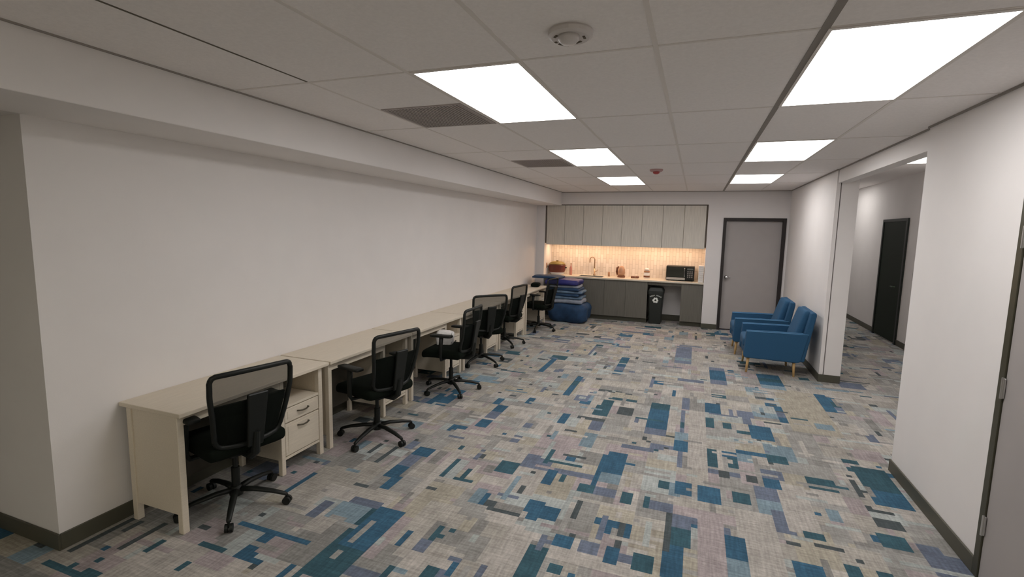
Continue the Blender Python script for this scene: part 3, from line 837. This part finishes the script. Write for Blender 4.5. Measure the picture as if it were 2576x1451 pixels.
# kettle-like brown jug with light side
t = thing('jug', 'brown arched jug in the middle of the worktop', 'jug', (-1.50, 10.95, ZW))
f = B(); lathe(f, [(0, 0), (.082, 0), (.085, .03), (.078, .04), (0, .04)], seg=24); obj('base', f, 'brown', t)
f = B(); lathe(f, [(0, .04), (.072, .04), (.080, .10), (.076, .17), (.055, .225), (.025, .25), (0, .252)], seg=24); obj('body', f, mat('tan_glaze', (.42, .24, .15), .3), t, smooth=True)
f = B(); tube(f, [(-.055, 0, .235), (-.095, 0, .20), (-.10, 0, .12), (-.085, 0, .05)], [.02, .024, .024, .018], 10); obj('handle', f, 'brown', t, smooth=True)

f = B(); box(f, -.08, .0, -.05, .05, 0, .042, .008, 2); tag(obj('small_box', f, 'brown', None, False, (-1.205, 10.93, ZW)), 'small dark brown box on the worktop right of the jug', 'box')
f = B(); box(f, .0, .075, -.05, .05, 0, .045, .008, 2); tag(obj('small_box', f, 'brown', None, False, (-1.195, 10.93, ZW)), 'dark brown box touching the first one, nearer the jars', 'box')

t = thing('jar', 'pale lidded jar with a brown band, left of the microwave', 'jar', (-.96, 10.96, ZW))
f = B(); lathe(f, [(0, 0), (.06, 0), (.064, .02), (.064, .12), (.055, .135), (0, .136)], seg=22); obj('body', f, 'paper', t, smooth=True)
f = B(); lathe(f, [(0, .136), (.062, .136), (.062, .165), (0, .166)], seg=22); obj('lid', f, 'amber', t)
f = B(); lathe(f, [(.0645, .028), (.066, .03), (.066, .065), (.0645, .067)], seg=22); obj('band', f, 'brown', t)
f = B(); lathe(f, [(0, 0), (.045, 0), (.048, .035), (.03, .06), (0, .061)], seg=20); tag(obj('sugar_bowl', f, 'paper', None, True, (-.96, 10.96, ZW + .168)), 'small pale bowl resting on the banded jar', 'bowl')

# microwave
t = thing('microwave', 'dark microwave oven at the right of the worktop', 'microwave', (-.275, 10.98, ZW))
f = B(); box(f, -.28, .28, -.17, .19, .012, .30, .008, 2); obj('case', f, 'black', t)
f = B(); box(f, -.27, .10, -.182, -.171, .075, .285, .003, 1); obj('door', f, 'glassdk', t)
f = B(); box(f, -.27, .10, -.184, -.171, .022, .070, .002, 1); obj('door_trim', f, 'steel', t)
f = B(); tube(f, [(.085, -.185, .09), (.085, -.205, .10), (.085, -.205, .26), (.085, -.185, .27)], .007, 8); obj('handle', f, 'steel', t)
f = B(); box(f, .115, .275, -.180, -.171, .022, .285, .002, 1); cp = obj('control_panel', f, 'black', t)
f = B(); box(f, .135, .255, -.1825, -.1803, .235, .268)
obj('display', f, mat('grey_display', (.12, .13, .12), .3), cp)
f = B()
for r_ in range(4):
    for c_ in range(3): box(f, .140 + c_ * .04, .166 + c_ * .04, -.1825, -.1803, .075 + r_ * .037, .098 + r_ * .037)
obj('keypad', f, mat('grey_keys', (.22, .21, .20), .5), cp)
for sx in (-.24, .24):
    for sy in (-.13, .15):
        f = B(); tube(f, [(sx, sy, 0), (sx, sy, .013)], .014, 10); obj('foot', f, 'black', t)

# pale ridged box at the right end of the worktop
f = B()
for k in range(9): box(f, -.045, .055, -.11, .11, k * .038, k * .038 + .036, .004, 1)
tag(obj('ridged_box', f, 'white_pl', None, False, (.125, 10.74, ZW)), 'pale ridged upright box standing at the right end of the worktop', 'box')

# outlet on the recess side
t = thing('wall_outlet', 'small amber outlet plate on the left side of the recess', 'outlet', (XK0, 10.80, 1.12))
f = B(); box(f, 0, .006, -.036, .036, -.058, .058, .002, 1); obj('plate', f, 'amber', t)
f = B(); box(f, .006, .008, -.016, .016, .008, .036); box(f, .006, .008, -.016, .016, -.036, -.008); obj('sockets', f, 'brown', t)

# ------------------------------------------------------------------ recycling bin
t = thing('recycling_bin', 'tall black recycling bin standing in the gap under the worktop', 'bin', (-.725, 10.78, 0))
f = B()
def ring(z, w, d, n=6):
    pts = []
    r_ = .03
    for (cx, cy, a0) in ((w - r_, d - r_, 0), (-w + r_, d - r_, 90), (-w + r_, -d + r_, 180), (w - r_, -d + r_, 270)):
        for k in range(n + 1):
            a = R(a0 + 90 * k / n); pts.append((cx + r_ * math.cos(a), cy + r_ * math.sin(a), z))
    return [f.verts.new(p) for p in pts]
rs = [ring(0, .118, .15), ring(.02, .122, .155), ring(.62, .147, .19), ring(.625, .155, .198), ring(.66, .155, .198)]
for a, b_ in zip(rs, rs[1:]):
    for k in range(len(a)): f.faces.new((a[k], a[(k + 1) % len(a)], b_[(k + 1) % len(a)], b_[k]))
f.faces.new(rs[0]); f.faces.new(rs[-1])
obj('body', f, 'bin', t)
f = B()
rs = [ring(.662, .158, .20), ring(.70, .158, .20), ring(.76, .13, .17), ring(.77, .11, .15)]
for a, b_ in zip(rs, rs[1:]):
    for k in range(len(a)): f.faces.new((a[k], a[(k + 1) % len(a)], b_[(k + 1) % len(a)], b_[k]))
f.faces.new(rs[0]); f.faces.new(rs[-1])
obj('lid', f, 'bin', t)
# printed marks on the sloping front: an arc of pale print and the recycling arrows
def front_y(z): return -(.155 + (.19 - .155) * (z - .02) / .6) - .0015
f = B()
for k in range(9):
    if k in (4,): continue
    u = (k - 4) / 4; x = u * .105; z = .605 - .016 * u * u * 1.5 - (0 if abs(u) > .3 else -.006)
    y = front_y(z)
    box(f, -.0095, .0095, -.0008, .0008, -.011 - .002 * (k % 3), .011, mtx=Matrix.Translation((x, y, z)) @ Matrix.Rotation(-u * .35, 4, 'Y'))
o = obj('arched_print', f, 'mark2', t); o['label'] = 'arc of faint pale print'
f = B()
for k in range(3):
    a = R(90 + 120 * k)
    # side of the triangle as a bent band, plus an arrow head
    p0 = Vector((math.cos(a), 0, math.sin(a))) * .068; a2 = R(90 + 120 * (k + 1)); p1 = Vector((math.cos(a2), 0, math.sin(a2))) * .068
    dv = (p1 - p0); s0 = p0 + dv * .16; s1 = p0 + dv * .66; tip = p0 + dv * .93; nrm = Vector((-dv.z, 0, dv.x)).normalized()
    zc = .505
    def PP(p, e): return Vector((p.x, front_y(zc + p.z) - e, zc + p.z))
    for poly in ([s0 + nrm * .016, s1 + nrm * .016, s1 - nrm * .016, s0 - nrm * .016], [s1 + nrm * .030, tip, s1 - nrm * .030]):
        A = [f.verts.new(PP(p, 0)) for p in poly]; Bq = [f.verts.new(PP(p, .0012)) for p in poly]
        f.faces.new(A); f.faces.new(Bq)
        for q in range(len(A)): f.faces.new((A[q], A[(q + 1) % len(A)], Bq[(q + 1) % len(A)], Bq[q]))
o = obj('recycling_symbol', f, 'mark', t); o['label'] = 'pale triangle of three arrows'

# ------------------------------------------------------------------ the blue pile
def lump(name, x0, x1, y0, y1, z0, z1, r, m, seed, amp, lab, cat, group=None, rot=0):
    f = B(); cushion(f, x0, x1, y0, y1, z0, z1, r, .01, 12)
    rr = random.Random(seed); ph = [rr.uniform(0, 6) for _ in range(6)]
    cx, cy = (x0 + x1) / 2, (y0 + y1) / 2
    for v in f.verts:
        x, y, z = v.co
        dd = amp * (math.sin(9 * x + ph[0] + 4 * y) + math.sin(14 * y + ph[1] + 7 * z) + .6 * math.sin(23 * x + 17 * z + ph[2]))
        n = Vector((x - cx, y - cy, 0))
        if n.length > 0: v.co += n.normalized() * dd
        if z > z0 + .01: v.co.z += amp * .6 * math.sin(11 * x + 13 * y + ph[3])
    M4 = Matrix.Translation((cx, cy, 0)) @ Matrix.Rotation(R(rot), 4, 'Z') @ Matrix.Translation((-cx, -cy, 0))
    for v in f.verts: v.co = M4 @ v.co
    # floor contact
    for v in f.verts:
        if v.co.z < .001: v.co.z = .001
    return tag(obj(name, f, m, None, True), lab, cat, group)
lump('beanbag', -2.84, -2.02, 9.84, 10.53, 0.0, .40, .15, 'navy', 1, .026, 'slumped navy blue bag on the floor at the bottom of the blue pile', 'beanbag')
lump('folded_blanket', -2.80, -2.14, 9.90, 10.48, .405, .485, .035, 'greyf', 2, .010, 'pale slate-blue folded blanket directly on the navy bag', 'blanket', 'folded blankets in the pile')
zz = .49
dat = [('slate', .055, -2.16, 3, 'lowest of the dark blue folded blankets, above the pale one'), ('navy', .06, -2.20, -2, 'second dark blue folded blanket above the pale one'), ('slate', .05, -2.14, 2, 'third dark blue folded blanket, halfway up the pile'), ('navy', .055, -2.19, -3, 'fourth dark blue folded blanket in the pile'), ('greyf', .05, -2.22, 1, 'greyish folded blanket just under the violet-blue bag')]
for i, (m, h, xe, ro, lab) in enumerate(dat):
    lump('folded_blanket', -2.84, xe, 9.92, 10.46, zz, zz + h, h * .48, m, 10 + i, .009, lab, 'blanket', 'folded blankets in the pile', ro)
    zz += h + .004
lump('folded_bag', -2.95, -2.20, 9.88, 10.44, zz + .006, zz + .115, .045, 'blue_pl', 33, .014, 'violet-blue folded bag on top of the pile by the worktop', 'bag')
lump('folded_bag', -3.22, -2.62, 9.90, 10.40, zz + .125, zz + .165, .018, 'navy', 35, .008, 'thin dark navy cloth lying across the left of the violet-blue bag', 'cloth')
f = B(); cushion(f, -.085, .085, -.13, .13, 0, .075, .03, .004, 6)
tag(obj('pouch', f, 'black_f', None, True, (-2.99, 9.45, ZT + .001), (0, 0, R(8))), 'small black pouch at the far end of the last desk', 'pouch')

# ------------------------------------------------------------------ corridor switch
t = thing('light_switch', 'small light switch plate in the corridor right of the dark door', 'switch', (XH, 10.05, 1.25))
f = B(); box(f, -.007, 0, -.04, .04, -.065, .065, .002, 1); obj('plate', f, 'doorgrey', t)
f = B(); box(f, -.010, -.007, -.015, .015, -.03, .03, .001, 1); obj('rocker', f, 'white_pl', t)

# ------------------------------------------------------------------ world, camera, view
w = bpy.data.worlds.new('world'); S.world = w; w.use_nodes = True
w.node_tree.nodes['Background'].inputs[0].default_value = (.5, .5, .5, 1)
w.node_tree.nodes['Background'].inputs[1].default_value = 0.0

yaw, pitch, roll, fpx, Hc = -.3547, -.1183, -.0204, 1238.19, 1.9026
def ray(u, v):
    cr, sr = math.cos(roll), math.sin(roll)
    u, v = u * cr + v * sr, -u * sr + v * cr
    c, s = math.cos(pitch), math.sin(pitch)
    yr = c - v * s; z = s + v * c; a = -yaw
    return Vector((u * math.cos(a) - yr * math.sin(a), u * math.sin(a) + yr * math.cos(a), z))
f0 = ray(0, 0); rx = ray(1, 0) - f0; uy = ray(0, 1) - f0
cam = bpy.data.cameras.new('camera'); co = bpy.data.objects.new('camera', cam); C.objects.link(co)
rx.normalize(); uy.normalize(); fz = -f0.normalized()
co.matrix_world = Matrix(((rx.x, uy.x, fz.x, 0), (rx.y, uy.y, fz.y, 0), (rx.z, uy.z, fz.z, Hc), (0, 0, 0, 1)))
cam.sensor_width = 36; cam.sensor_fit = 'HORIZONTAL'; cam.lens = 36 * fpx / 2576
cam.clip_start = .02
S.camera = co
S.view_settings.view_transform = 'Standard'; S.view_settings.look = 'None'
S.view_settings.gamma = 1; S.view_settings.exposure = .90
S.view_settings.use_curve_mapping = False
try:
    S.cycles.use_denoising = True
    S.cycles.max_bounces = 10; S.cycles.diffuse_bounces = 6
    S.cycles.sample_clamp_indirect = 6
    S.cycles.caustics_reflective = False; S.cycles.caustics_refractive = False
except Exception: pass
